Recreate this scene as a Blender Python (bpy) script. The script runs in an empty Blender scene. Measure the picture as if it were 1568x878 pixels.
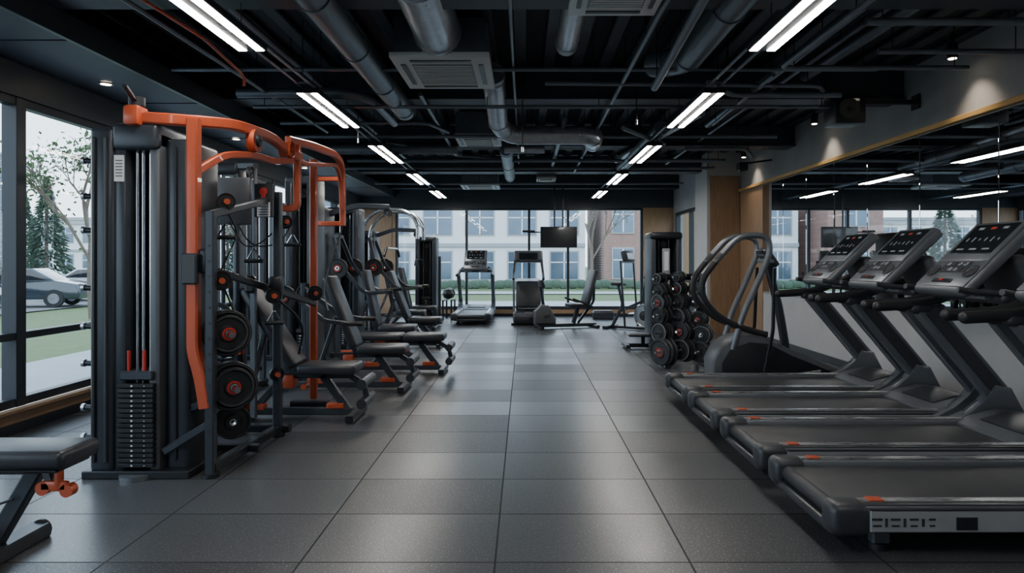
import bpy, bmesh, math, random
from mathutils import Vector, Matrix, Euler
random.seed(7)
V=Vector
# ------------------------------------------------------------------ materials
def mat(name,col,rough=.5,metal=0.,var=.15,vs=6.,bump=0.,bs=80.,emis=0.,ecol=None,coat=0.,stretch=None,rvar=.06):
    m=bpy.data.materials.new(name); m.use_nodes=True
    n=m.node_tree.nodes; l=m.node_tree.links; p=n['Principled BSDF']
    tc=n.new('ShaderNodeTexCoord'); mp=n.new('ShaderNodeMapping'); l.new(tc.outputs['Object'],mp.inputs['Vector'])
    if stretch: mp.inputs['Scale'].default_value=stretch
    ns=n.new('ShaderNodeTexNoise'); ns.inputs['Scale'].default_value=vs; ns.inputs['Detail'].default_value=4
    l.new(mp.outputs[0],ns.inputs['Vector'])
    mx=n.new('ShaderNodeMix'); mx.data_type='RGBA'
    mx.inputs[6].default_value=tuple(min(1,c*(1-var)) for c in col)+(1,)
    mx.inputs[7].default_value=tuple(min(1,c*(1+var)) for c in col)+(1,)
    l.new(ns.outputs['Fac'],mx.inputs[0]); l.new(mx.outputs[2],p.inputs['Base Color'])
    mr=n.new('ShaderNodeMapRange'); mr.inputs[3].default_value=max(0,rough-rvar); mr.inputs[4].default_value=min(1,rough+rvar)
    l.new(ns.outputs['Fac'],mr.inputs[0]); l.new(mr.outputs[0],p.inputs['Roughness'])
    p.inputs['Metallic'].default_value=metal
    if coat: p.inputs['Coat Weight'].default_value=coat
    if bump:
        n2=n.new('ShaderNodeTexNoise'); n2.inputs['Scale'].default_value=bs; l.new(tc.outputs['Object'],n2.inputs['Vector'])
        b=n.new('ShaderNodeBump'); b.inputs['Strength'].default_value=bump; b.inputs['Distance'].default_value=.005
        l.new(n2.outputs['Fac'],b.inputs['Height']); l.new(b.outputs[0],p.inputs['Normal'])
    if emis:
        p.inputs['Emission Color'].default_value=(ecol or col)+(1,); p.inputs['Emission Strength'].default_value=emis
    return m
BLK=mat('black_powder_coat',(.016,.019,.024),.34,.2,bump=.1,bs=300)
DK=mat('charcoal_plastic',(.030,.034,.041),.38)
SHR=mat('shroud_dark_grey',(.044,.053,.066),.33,.3)
GREY=mat('graphite_metal',(.155,.172,.195),.34,.5)
GR2=mat('grey_plastic',(.105,.115,.130),.40,.15)
SILV=mat('brushed_silver',(.55,.57,.60),.28,.95,stretch=(1,20,20))
SIL2=mat('satin_silver_panel',(.38,.40,.43),.38,.4)
CHR=mat('chrome',(.75,.77,.8),.12,1.)
ORG=mat('burnt_orange_paint',(.50,.082,.028),.38,.1,var=.1,coat=.3)
RED=mat('red_plastic',(.50,.03,.02),.4)
BELT=mat('treadmill_belt',(.024,.0265,.031),.42,bump=.3,bs=500)
VIN=mat('black_vinyl',(.030,.034,.042),.34,bump=.15,bs=250)
RUB=mat('black_rubber',(.013,.0145,.017),.46,bump=.2,bs=200)
WHT=mat('white_label',(.75,.76,.78),.5,var=.05)
STONE=mat('concrete_wall',(.30,.31,.325),.75,var=.3,vs=2.2,bump=.3,bs=30)
PLAST=mat('light_wall_plaster',(.46,.47,.48),.7,var=.12,vs=3,bump=.2,bs=40)
WOOD=mat('oak_veneer',(.30,.19,.11),.45,var=.38,vs=5,stretch=(6,6,.7))
WOODH=mat('oak_sill',(.34,.205,.11),.42,var=.3,vs=4,stretch=(6,.6,6))
FRM=mat('window_frame_black',(.026,.032,.041),.4,.3)
CEIL=mat('ceiling_black',(.014,.018,.026),.7,var=.3)
BEAM=mat('ceiling_beam',(.036,.045,.060),.5,var=.3)
DUCT=mat('dark_duct',(.17,.195,.23),.36,.5,var=.3)
GALV=mat('galvanized_duct',(.50,.53,.57),.30,.75,var=.3,vs=12)
ACW=mat('ac_white',(.62,.63,.63),.45,var=.04)
ACG=mat('ac_grille',(.22,.23,.24),.5,var=.04)
SCR=mat('screen_glass',(.015,.018,.022),.12,0,coat=.6)
LED=mat('led_diffuser',(1,.97,.93),.5,emis=42,ecol=(1,.945,.875))
DLT=mat('downlight_lens',(1,.85,.65),.5,emis=25,ecol=(1,.84,.62))
RLED=mat('red_console_mark',(.45,.05,.03),.4)
WLED=mat('console_print',(.26,.29,.32),.5)
COVE=mat('oak_mirror_trim',(.52,.33,.12),.4,.1)
GRASS=mat('lawn',(.10,.145,.055),.9,var=.4,vs=3,bump=.5,bs=30)
PAVE=mat('pavement',(.32,.335,.345),.8,var=.15,vs=1,bump=.2,bs=20)
ASPH=mat('asphalt',(.16,.165,.17),.8,var=.2,vs=2)
FACW=mat('facade_white',(.74,.76,.78),.7,var=.05)
FACG=mat('facade_grey',(.34,.365,.39),.6,var=.1)
GLZ=mat('facade_glass',(.11,.155,.21),.12,.3,var=.4,vs=.8)
LEAF=mat('leaves',(.07,.11,.045),.7,var=.5,vs=4)
CONI=mat('conifer_needles',(.06,.10,.07),.8,var=.5,vs=6)
BARK=mat('bark',(.15,.12,.095),.85,var=.3,vs=10)
CARD=mat('car_paint_dark',(.04,.055,.07),.2,.4,coat=.8)
CARW=mat('car_paint_white',(.5,.52,.54),.22,.1,coat=.8)
def brickmat():
    m=bpy.data.materials.new('red_brick'); m.use_nodes=True; n=m.node_tree.nodes; l=m.node_tree.links
    p=n['Principled BSDF']; tc=n.new('ShaderNodeTexCoord'); mp=n.new('ShaderNodeMapping'); mp.inputs['Rotation'].default_value=(math.pi/2,0,0)
    b=n.new('ShaderNodeTexBrick'); b.inputs['Color1'].default_value=(.32,.17,.135,1); b.inputs['Color2'].default_value=(.25,.135,.11,1)
    b.inputs['Mortar'].default_value=(.38,.34,.32,1); b.inputs['Scale'].default_value=3
    l.new(tc.outputs['Object'],mp.inputs[0]); l.new(mp.outputs[0],b.inputs['Vector']); l.new(b.outputs['Color'],p.inputs['Base Color']); p.inputs['Roughness'].default_value=.85
    return m
BRK=brickmat()
def floormat():
    m=bpy.data.materials.new('rubber_floor_tiles'); m.use_nodes=True; n=m.node_tree.nodes; l=m.node_tree.links
    p=n['Principled BSDF']; tc=n.new('ShaderNodeTexCoord'); mp=n.new('ShaderNodeMapping'); mp.inputs['Location'].default_value=(.136+.905*20,-.145+.605*20,0)
    l.new(tc.outputs['Object'],mp.inputs[0])
    b=n.new('ShaderNodeTexBrick'); b.offset=0; b.squash=1
    b.inputs['Scale'].default_value=1; b.inputs['Brick Width'].default_value=.905; b.inputs['Row Height'].default_value=.605
    b.inputs['Mortar Size'].default_value=.005; b.inputs['Mortar Smooth'].default_value=.1
    b.inputs['Color1'].default_value=(0,0,0,1); b.inputs['Color2'].default_value=(1,1,1,1); b.inputs['Mortar'].default_value=(.5,.5,.5,1)
    l.new(mp.outputs[0],b.inputs['Vector'])
    cr=n.new('ShaderNodeMix'); cr.data_type='RGBA'; cr.inputs[6].default_value=(.026,.0295,.034,1); cr.inputs[7].default_value=(.074,.080,.088,1)
    l.new(b.outputs['Color'],cr.inputs[0])
    ns=n.new('ShaderNodeTexNoise'); ns.inputs['Scale'].default_value=95; ns.inputs['Detail'].default_value=1; l.new(tc.outputs['Object'],ns.inputs['Vector'])
    rp=n.new('ShaderNodeValToRGB'); rp.color_ramp.elements[0].position=.58; rp.color_ramp.elements[1].position=.72
    l.new(ns.outputs['Fac'],rp.inputs[0])
    sp=n.new('ShaderNodeMix'); sp.data_type='RGBA'; sp.inputs[7].default_value=(.21,.22,.235,1)
    l.new(rp.outputs[0],sp.inputs[0]); l.new(cr.outputs[2],sp.inputs[6])
    mo=n.new('ShaderNodeMix'); mo.data_type='RGBA'; mo.inputs[7].default_value=(.007,.008,.009,1)
    l.new(b.outputs['Fac'],mo.inputs[0]); l.new(sp.outputs[2],mo.inputs[6]); l.new(mo.outputs[2],p.inputs['Base Color'])
    mr=n.new('ShaderNodeMapRange'); mr.inputs[3].default_value=.40; mr.inputs[4].default_value=.27; l.new(b.outputs['Color'],mr.inputs[0])
    mm=n.new('ShaderNodeMath'); mm.operation='MULTIPLY_ADD'; mm.inputs[1].default_value=.5; l.new(b.outputs['Fac'],mm.inputs[0]); l.new(mr.outputs[0],mm.inputs[2])
    l.new(mm.outputs[0],p.inputs['Roughness']); p.inputs['IOR'].default_value=1.6
    bu=n.new('ShaderNodeBump'); bu.inputs['Strength'].default_value=.15; bu.inputs['Distance'].default_value=.0015
    l.new(ns.outputs['Fac'],bu.inputs['Height']); l.new(bu.outputs[0],p.inputs['Normal'])
    return m
FLR=floormat()
def mirrormat():
    m=bpy.data.materials.new('mirror_glass'); m.use_nodes=True; p=m.node_tree.nodes['Principled BSDF']
    p.inputs['Base Color'].default_value=(.82,.85,.87,1); p.inputs['Metallic'].default_value=1; p.inputs['Roughness'].default_value=.01; return m
MIR=mirrormat()
def glassmat():
    m=bpy.data.materials.new('window_glass'); m.use_nodes=True; n=m.node_tree.nodes; l=m.node_tree.links
    n.remove(n['Principled BSDF']); o=n['Material Output']
    t=n.new('ShaderNodeBsdfTransparent'); t.inputs[0].default_value=(.90,.95,.98,1)
    g=n.new('ShaderNodeBsdfGlossy'); g.inputs['Roughness'].default_value=.02
    x=n.new('ShaderNodeMixShader'); x.inputs[0].default_value=.05
    l.new(t.outputs[0],x.inputs[1]); l.new(g.outputs[0],x.inputs[2]); l.new(x.outputs[0],o.inputs[0]); return m
GLASS=glassmat()

# ------------------------------------------------------------------ builder
def circ(r,n=12): return [(r*math.cos(2*math.pi*i/n),r*math.sin(2*math.pi*i/n)) for i in range(n)]
def rect(w,h,c=None):
    c=c if c is not None else min(w,h)*.15; a=w/2;b=h/2
    return [(a,-b+c),(a,b-c),(a-c,b),(-a+c,b),(-a,b-c),(-a,-b+c),(-a+c,-b),(a-c,-b)]
def fillet(pts,r,n=5):
    pts=[V(p) for p in pts]
    if r<=0 or len(pts)<3: return pts
    out=[pts[0]]
    for i in range(1,len(pts)-1):
        a,b,c=pts[i-1],pts[i],pts[i+1]
        d1=min(r,(a-b).length*.48); d2=min(r,(c-b).length*.48)
        p=b+(a-b).normalized()*d1; q=b+(c-b).normalized()*d2
        for k in range(n+1):
            t=k/n; out.append(p*(1-t)**2+b*2*t*(1-t)+q*t*t)
    out.append(pts[-1]); return out
class B:
    def __init__(s): s.v=[];s.f=[];s.mi=[];s.mats=[];s.M=Matrix()
    def add(s,vs,fs,m):
        if m not in s.mats: s.mats.append(m)
        i=s.mats.index(m); o=len(s.v); M=s.M
        s.v+=[tuple(M@V(v)) for v in vs]
        for f in fs: s.f.append([k+o for k in f]); s.mi.append(i)
    def _bm(s,bm,m,T=None):
        bm.verts.index_update(); T=T or Matrix()
        s.add([T@v.co for v in bm.verts],[[v.index for v in f.verts] for f in bm.faces],m); bm.free()
    def box(s,c,size,m,rot=None,bev=.006,seg=1):
        bm=bmesh.new(); bmesh.ops.create_cube(bm,size=1)
        for v in bm.verts: v.co=V((v.co.x*size[0],v.co.y*size[1],v.co.z*size[2]))
        bv=min(bev,.4*min(size))
        if bv>.0008: bmesh.ops.bevel(bm,geom=list(bm.edges),offset=bv,segments=seg,profile=.5,affect='EDGES')
        T=Matrix.Translation(c)
        if rot is not None: T=T@Euler(rot).to_matrix().to_4x4()
        s._bm(bm,m,T)
    def bx(s,x0,x1,y0,y1,z0,z1,m,bev=.006,seg=1):
        s.box(((x0+x1)/2,(y0+y1)/2,(z0+z1)/2),(abs(x1-x0),abs(y1-y0),abs(z1-z0)),m,bev=bev,seg=seg)
    def prism(s,poly,lo,hi,m,plane='xz',bev=.01,seg=2):
        def P(u,v,w): return {'xz':(u,w,v),'yz':(w,u,v),'xy':(u,v,w)}[plane]
        bm=bmesh.new(); a=[bm.verts.new(P(u,v,lo)) for u,v in poly]; b=[bm.verts.new(P(u,v,hi)) for u,v in poly]
        bm.faces.new(a); bm.faces.new(b[::-1]); n=len(poly)
        for i in range(n): bm.faces.new((a[i],b[i],b[(i+1)%n],a[(i+1)%n]))
        if bev: bmesh.ops.bevel(bm,geom=[e for e in bm.edges if abs((e.verts[0].co-e.verts[1].co).length-abs(hi-lo))>1e-5],offset=bev,segments=seg,profile=.5,affect='EDGES')
        s._bm(bm,m)
    def sweep(s,pts,sec,m,up=(0,0,1),fil=.06,n=5):
        pts=fillet(pts,fil,n); N=len(pts); t=[]
        for i in range(N):
            a=pts[max(0,i-1)]; b=pts[min(N-1,i+1)]; t.append((b-a).normalized())
        up=V(up)
        if abs(t[0].dot(up))>.98: up=V((0,1,0)) if abs(t[0].y)<.9 else V((1,0,0))
        sd=t[0].cross(up).normalized(); vs=[];k=len(sec)
        for i in range(N):
            if i: sd=t[i-1].rotation_difference(t[i])@sd
            sd=(sd-t[i]*sd.dot(t[i])).normalized(); u=sd.cross(t[i])
            for a,b in sec: vs.append(pts[i]+sd*a+u*b)
        fs=[[i*k+j,i*k+(j+1)%k,(i+1)*k+(j+1)%k,(i+1)*k+j] for i in range(N-1) for j in range(k)]
        fs.append(list(range(k))[::-1]); fs.append([(N-1)*k+j for j in range(k)])
        s.add(vs,fs,m)
    def tube(s,pts,r,m,fil=.06,seg=10,n=5): s.sweep(pts,circ(r,seg),m,fil=fil,n=n)
    def bar(s,pts,w,h,m,up=(0,0,1),fil=.06): s.sweep(pts,rect(w,h),m,up=up,fil=fil)
    def cyl(s,a,b,r,m,seg=16): s.sweep([a,b],circ(r,seg),m,fil=0)
    def lathe(s,c,axis,prof,m,seg=24):
        ax=V(axis).normalized(); h=V((0,0,1)) if abs(ax.z)<.9 else V((1,0,0)); u=ax.cross(h).normalized(); w=ax.cross(u); c=V(c)
        vs=[];k=len(prof)
        for i in range(seg):
            a=2*math.pi*i/seg; d=u*math.cos(a)+w*math.sin(a)
            for r,z in prof: vs.append(c+d*r+ax*z)
        fs=[]
        for i in range(seg):
            j=(i+1)%seg
            for q in range(k-1): fs.append([i*k+q,j*k+q,j*k+q+1,i*k+q+1])
            fs.append([i*k+k-1,j*k+k-1,j*k,i*k])
        s.add(vs,fs,m)
    def plate(s,c,axis,r,t=.035,m=None,ring=None):
        m=m or RUB; h=t/2
        s.lathe(c,axis,[(.02,-h),(.42*r,-h),(.48*r,-h*.4),(.8*r,-h*.4),(.87*r,-h),(.97*r,-h),(r,-h*.6),(r,h*.6),(.97*r,h),(.87*r,h),(.8*r,h*.4),(.48*r,h*.4),(.42*r,h),(.02,h)],m,28)
        s.lathe(V(c),axis,[(.018,-h*1.15),(.2*r,-h*1.15),(.2*r,h*1.15),(.018,h*1.15)],CHR,16)
        if ring:
            s.lathe(V(c),axis,[(.24*r,-h*1.06),(.34*r,-h*1.06),(.34*r,h*1.06),(.24*r,h*1.06)],ring,24)
    def wheel(s,c,axis,r,t,m=None):
        m=m or DK;h=t/2
        s.lathe(c,axis,[(.01,-h*.8),(.3*r,-h),(.35*r,-h*.5),(.8*r,-h*.5),(r*.95,-h),(r,-h),(r*.9,0),(r,h),(r*.95,h),(.8*r,h*.5),(.35*r,h*.5),(.3*r,h),(.01,h*.8)],m,20)
    def ball(s,c,r,m):
        pr=[(max(.0005,r*math.sin(math.pi*i/8)),-r*math.cos(math.pi*i/8)) for i in range(9)]
        s.lathe(c,(0,0,1),pr,m,14)
    def finish(s,name,loc=(0,0,0),rot=(0,0,0),smooth=True):
        me=bpy.data.meshes.new(name); me.from_pydata(s.v,[],s.f)
        for m in s.mats: me.materials.append(m)
        me.polygons.foreach_set('material_index',s.mi)
        bm=bmesh.new(); bm.from_mesh(me); bmesh.ops.recalc_face_normals(bm,faces=bm.faces); bm.to_mesh(me); bm.free()
        if smooth:
            me.polygons.foreach_set('use_smooth',[True]*len(me.polygons)); me.set_sharp_from_angle(angle=math.radians(32))
        o=bpy.data.objects.new(name,me); o.location=loc; o.rotation_euler=rot; bpy.context.scene.collection.objects.link(o); return o
def inst(o,name,loc,rot=(0,0,0)):
    q=bpy.data.objects.new(name,o.data); q.location=loc; q.rotation_euler=rot; bpy.context.scene.collection.objects.link(q); return q

# ------------------------------------------------------------------ room
XL,XR,YB,YF,ZC=-4.15,4.2,17.3,-1.6,3.55
WT=2.75
b=B(); b.bx(XL-.2,XR+.2,YF-.2,YB+.2,-.12,0,FLR,bev=0); b.finish('floor',smooth=False)
b=B(); b.bx(XL-.2,XR+.2,YF-.2,YB+.2,ZC,ZC+.15,CEIL,bev=0)
x=XL+.15
while x<XR:
    b.bx(x,x+.12,YF,YB,ZC-.05,ZC,BEAM,bev=.01); x+=.3
b.finish('ceiling',smooth=False)
for i,y in enumerate([1.45,4.5,7.55,10.6,13.65,16.7]):
    b=B(); b.bx(XL,XR,y,y+.28,3.2,ZC-.05,BEAM,bev=.004); b.bx(XL,XR,y-.05,y+.33,3.18,3.2,BEAM,bev=.003)
    b.finish('ceiling_beam',smooth=False)
b=B(); b.bx(XL,-3.3,YF,YB,3.02,3.16,BEAM,bev=.004); b.bx(-3.32,-3.28,YF,YB,3.0,3.18,SHR,bev=.003)
for y in range(-1,17,2): b.bx(XL,-3.34,y-.006,y+.006,3.014,3.02,CEIL,bev=0)
b.finish('trim_1',smooth=False)
b=B(); b.bx(XL-.2,XL,YF,YB,0,.17,WOODH,bev=0); b.bx(XL-.2,XL,YF,YB,WT,ZC,BEAM,bev=0); b.finish('wall_left',smooth=False)
b=B(); b.bx(XL,XL+.06,YF,YB,.17,.20,WOODH,bev=.004); b.finish('trim_2',smooth=False)
b=B(); b.bx(XL,XL+.025,YF,YB,0,.08,BLK,bev=.003); b.finish('baseboard_left',smooth=False)
wy=[-.05,1.85,3.75,5.65,7.55,9.45,11.35,13.25,15.15,17.05]
prev=YF
for k,y in enumerate(wy+[YB]):
    b=B()
    y0=prev; y1=y
    b.bx(XL-.14,XL-.01,y1-.055,y1+.055 if y1<YB-.1 else YB,.2,WT,FRM,bev=.005)
    b.bx(XL-.11,XL-.02,y0+.03,y1-.03,.2,.27,FRM,bev=.004); b.bx(XL-.11,XL-.02,y0+.03,y1-.03,WT-.07,WT,FRM,bev=.004)
    b.bx(XL-.11,XL-.02,y0+.03,y1-.03,.75,.81,FRM,bev=.004)
    b.add([(XL-.07,y0,.2),(XL-.07,y1,.2),(XL-.07,y1,WT),(XL-.07,y0,WT)],[[0,1,2,3]],GLASS)
    b.finish('window_%d'%(k+1),smooth=False); prev=y
BX0,BX1=-3.27,3.01
b=B(); b.bx(XL-.2,XR+.2,YB,YB+.2,WT,ZC,BEAM,bev=0); b.bx(BX0,BX1,YB,YB+.2,0,.17,WOODH,bev=0)
b.bx(XL-.2,BX0,YB,YB+.2,0,WT,WOOD,bev=0); b.bx(BX1,XR+.2,YB,YB+.2,0,WT,WOOD,bev=0); b.finish('wall_back',smooth=False)
b=B(); 
for xx in [BX0+.03,-1.47,.12,1.11,BX1-.03]: b.bx(xx-.03,xx+.03,YB+.03,YB+.15,.2,WT,FRM,bev=.004)
b.bx(BX0,BX1,YB+.02,YB+.15,.17,.25,FRM,bev=.004); b.bx(BX0,BX1,YB+.02,YB+.15,WT-.06,WT,FRM,bev=.004)
b.add([(BX0,YB+.09,.2),(BX1,YB+.09,.2),(BX1,YB+.09,WT),(BX0,YB+.09,WT)],[[0,1,2,3]],GLASS)
b.finish('window_20',smooth=False)
b=B(); b.bx(XL,3.55,YB-.03,YB,0,.07,BLK,bev=.003); b.finish('baseboard_back',smooth=False)
b=B(); b.bx(XL-.2,XR+.2,YF-.2,YF,0,ZC,STONE,bev=0); b.finish('wall_front',smooth=False)
b=B(); b.bx(XR,XR+.2,YF,13.3,0,ZC,STONE,bev=0)
b.finish('wall_right',smooth=False)
b=B(); b.bx(XR-.02,XR-.001,YF,11.95,0,.84,PLAST,bev=0); b.finish('trim_3',smooth=False)
b=B(); b.bx(XR-.025,XR-.001,11.97,13.2,0,2.72,WOOD,bev=.003); b.finish('trim_4',smooth=False)
b=B(); b.bx(XR-.06,XR-.001,YF,13.2,2.74,2.79,COVE,bev=.004); b.finish('trim_5',smooth=False)
b=B(); b.bx(XR-.04,XR-.02,YF,11.95,0,.1,BLK,bev=.003); b.finish('baseboard_right',smooth=False)
b=B(); b.bx(3.54,XR,13.25,14.15,0,ZC,PLAST,bev=.008); b.bx(3.60,XR-.03,13.22,13.25,0,3.05,WOOD,bev=.003); b.finish('structural_column',smooth=False)
b=B(); b.bx(3.78,3.98,14.15,YB,0,.2,WOODH,bev=0); b.bx(3.78,3.98,14.15,YB,2.6,ZC,STONE,bev=0); b.bx(3.78,3.98,14.15,14.3,.2,2.6,STONE,bev=0); b.bx(3.78,3.98,17.1,YB,.2,2.6,STONE,bev=0); b.finish('wall_alcove',smooth=False)
b=B()
for yy in (14.33,15.7,17.07): b.bx(3.79,3.9,yy-.03,yy+.03,.2,2.6,FRM)
b.bx(3.79,3.9,14.3,17.1,2.54,2.6,FRM); b.bx(3.79,3.9,14.3,17.1,.2,.26,FRM); b.bx(3.79,3.9,14.3,17.1,.9,.95,FRM)
b.add([(3.85,14.3,.2),(3.85,17.1,.2),(3.85,17.1,2.6),(3.85,14.3,2.6)],[[0,1,2,3]],GLASS); b.finish('window_21',smooth=False)
ys=[YF+.3,.4,1.9,3.4,4.9,6.0,7.2,8.3,9.2,10.1,11.0,11.93]
b=B()
for a,c in zip(ys[:-1],ys[1:]):
    b.bx(XR-.03,XR-.018,a+.006,c-.006,.87,2.72,MIR,bev=.003)
b.bx(XR-.022,XR-.012,ys[0],ys[-1],.85,.87,SILV,bev=.002); b.finish('wall_mirror',smooth=False)

# ------------------------------------------------------------------ ceiling lights
def linear():
    b=B()
    b.box((0,0,0),(.21,1.60,.05),BLK,bev=.006)
    for s in (-1,1): b.box((s*.062,0,-.022),(.062,1.56,.016),LED,bev=.004)
    for yy in (-.6,.6): b.cyl((0,yy,.02),(0,yy,.62),.003,BLK,6); b.cyl((0,yy,.02),(0,yy,.05),.012,SILV,8)
    return b
first=None
for X in (-1.95,1.70):
    for y in (1.3,4.1,6.9,9.7,12.6,15.45):  # nearest fixture in each row is out of view, added for illumination
        if first is None: first=linear().finish('linear_ceiling_light',(X,y,2.93))
        else: inst(first,'linear_ceiling_light',(X,y,2.93))
    b=B()
    for s in (-1,1): b.cyl((s*.05,YF,0),(s*.05,YB,0),.012,DUCT,8)
    for y in range(0,17,2): b.cyl((0,y,0),(0,y,.56),.005,BLK,6); b.box((0,y,0),(.14,.03,.015),DUCT,bev=.002)
    b.finish('ceiling_conduit',(X,0,2.972))
for y in (.3,3.3,6.3,9.3,12.3):
    b=B(); b.cyl((0,0,0),(0,0,.14),.045,BLK,16); b.cyl((0,0,-.004),(0,0,.004),.034,DLT,16); b.cyl((0,0,.14),(0,0,.24),.012,BLK,8)
    b.finish('wall_wash_spotlight',(3.95,y,3.27))
    ld=bpy.data.lights.new('spot','SPOT'); ld.energy=32; ld.color=(1,.83,.64); ld.spot_size=math.radians(85); ld.spot_blend=.9; ld.shadow_soft_size=.04
    o=bpy.data.objects.new('wall_wash_lamp',ld); o.location=(3.93,y,3.255); o.rotation_euler=(0,-math.radians(18),0); bpy.context.scene.collection.objects.link(o)
for X,y in ((-3.8,6.2),(-3.8,3.4),(-3.8,9.0),(-3.8,11.8)):
    b=B(); b.lathe((0,0,0),(0,0,1),[(.045,-.008),(.065,-.008),(.065,.004),(.045,.004)],SILV,20); b.cyl((0,0,-.003),(0,0,.003),.044,DLT,16); b.finish('recessed_downlight',(X,y,3.012))

# ------------------------------------------------------------------ AC cassettes
def cassette(w,d,h):
    b=B(); b.box((0,0,.02),(w,d,.05),ACW,bev=.012,seg=2)
    b.box((0,0,-.008),(w*.62,d*.62,.012),ACG,bev=.004)
    for i in range(13):
        b.box((0,-d*.28+i*d*.56/12,-.016),(w*.58,.010,.008),ACW,bev=0)
    for s in (-1,1):
        b.box((s*w*.40,0,-.008),(w*.05,d*.62,.01),DK,bev=.003); b.box((0,s*d*.40,-.008),(w*.62,d*.05,.01),DK,bev=.003)
    b.box((0,0,.045+h/2),(w*.93,d*.93,h),DUCT,bev=.01)
    for sx in (-1,1):
        for sy in (-1,1): b.cyl((sx*w*.4,sy*d*.4,h),(sx*w*.4,sy*d*.4,.4),.006,DUCT,6)
    return b
cassette(.84,1.05,.3).finish('ceiling_air_conditioner',(-.71,6.2,3.1))
cassette(.6,.85,.3).finish('ceiling_air_conditioner',(.60,4.3,3.1))
cassette(.62,.8,.3).finish('ceiling_air_conditioner',(-.64,9.6,3.08))
cassette(.85,.85,.3).finish('ceiling_air_conditioner',(-.98,15.3,3.05))
cassette(.4,.5,.3).finish('ceiling_air_conditioner',(.45,14.2,3.08))
def duct(name,pts,r,m=DUCT,fil=.2,rings=True,hang=True):
    b=B(); b.tube(pts,r,m,fil=fil,seg=20,n=7)
    P=[V(p) for p in pts]
    for a,c in zip(P[:-1],P[1:]):
        L=(c-a).length; k=max(1,int(L/1.1)); d=(c-a).normalized()
        for i in range(k+1):
            t=.12+(L-.24)*i/max(1,k) if L>.5 else L/2
            q=a+d*t
            if rings: b.cyl(q-d*.015,q+d*.015,r*1.07,m,20)
            if hang and abs(d.z)<.5: b.cyl(q,(q.x,q.y,ZC-.05),.005,BLK,6)
            if L<=.5: break
    return b.finish(name)
duct('ventilation_duct',[(-1.39,-1.2,3.15),(-1.39,7.95,3.15)],.115)
duct('ventilation_duct',[(-.72,-1.2,3.30),(-.72,5.75,3.30)],.19,GALV)
duct('ventilation_duct',[(.37,-1.2,3.28),(.37,3.8,3.28)],.08)
duct('ventilation_duct',[(.37,4.75,3.3),(.37,6.0,3.3)],.10,GALV)
duct('ventilation_duct',[(1.47,-1.2,3.22),(1.47,6.2,3.22),(1.25,6.6,3.30)],.12)
duct('ventilation_duct',[(1.15,3.0,3.2),(1.2,6.3,3.0)],.035,rings=False)
duct('ventilation_duct',[(-.32,6.9,3.30),(-.32,8.5,3.10),(-.2,8.9,3.04),(.9,8.9,3.04),(.95,9.5,3.04)],.12,GALV)
duct('ventilation_duct',[(-3.0,10.2,3.07),(-1.0,10.2,3.07)],.075)
duct('ventilation_duct',[(-.3,10.2,3.07),(.3,10.2,3.07)],.06,GALV)
duct('ventilation_duct',[(-.28,10.4,3.1),(-.28,13.4,3.05)],.10)
duct('ventilation_duct',[(1.75,8.7,3.1),(1.7,12.0,3.05)],.09)
duct('ventilation_duct',[(2.05,7.9,3.12),(1.55,11.5,3.1)],.05,GALV,rings=False)
duct('ventilation_duct',[(3.0,-1.2,3.38),(3.0,7.3,3.38)],.06,rings=False)
duct('ventilation_duct',[(2.45,4.9,3.12),(3.6,4.9,3.12)],.028,rings=False,fil=.05)
duct('ventilation_duct',[(-2.9,6.9,3.1),(-1.75,6.9,3.1),(-1.6,7.2,3.1),(-1.6,8.4,3.1)],.05,rings=False)
duct('ventilation_duct',[(2.55,1.0,3.36),(2.55,9.5,3.3)],.05,rings=False)
for pts,r in [([(-3.2,6.2,3.14),(3.2,6.2,3.14)],.018),([(-2.9,7.3,3.05),(3.3,7.3,3.05)],.02),([(-3.2,9.2,3.08),(3.4,9.2,3.08)],.025),([(-3.2,12.2,3.06),(3.4,12.2,3.06)],.028),([(2.3,6.3,3.12),(2.35,8.5,3.1)],.02),
              ([(-3.2,14.6,3.06),(3.4,14.6,3.06)],.025),([(-2.6,2,3.1),(-2.6,9,3.1)],.018),([(.95,2,3.15),(.95,13,3.1)],.02),([(2.25,2,3.1),(2.25,6,3.1),(3.9,6,3.1)],.022),([(-.1,2,3.2),(-.1,12,3.12)],.014),([(2.7,1,3.3),(2.7,13,3.25)],.02),([(-2.2,2,3.3),(-2.2,13,3.3)],.025),
              ([(-1.1,7.2,3.16),(-1.1,11,3.1),(-.4,11.3,3.1)],.022),([(2.9,5.6,3.12),(4.15,5.6,3.12)],.022),([(-3.0,8.4,3.1),(-1.2,8.4,3.1),(-1.0,9.0,3.1)],.022),([(.2,6.6,3.12),(2.9,6.7,3.12),(3.2,7.2,3.1)],.02),
              ([(1.2,8.3,3.02),(1.9,9.3,3.0)],.03),([(.5,8.4,3.14),(.5,12.5,3.1)],.03),([(-2.9,11.2,3.05),(3.3,11.2,3.05)],.03),([(-2.0,9.9,3.12),(-1.0,10.9,3.1)],.02),([(2.4,10.2,3.08),(3.3,10.2,3.08),(3.5,10.5,3.0)],.03),([(1.75,6.5,3.1),(2.1,6.9,3.08),(3.2,6.9,3.08)],.028)]:
    duct('ceiling_pipe',pts,r,rings=False,fil=.1)
b=B(); b.tube([(-2.55,3.6,3.12),(-2.3,4.9,3.0),(-2.3,5.6,2.92),(-2.3,5.6,2.84)],.012,ORG,fil=.1); b.finish('sprinkler_pipe')
for (x,y,z) in [(-.02,7.2,2.55),(1.15,7.0,2.8),(-1.9,7.8,2.75)]:
    b=B(); b.cyl((x,y,z),(x,y,3.52),.006,BLK,6); b.cyl((x,y,z),(x,y,z+.05),.014,SILV,10); b.finish('ceiling_hanger_rod')
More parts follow.
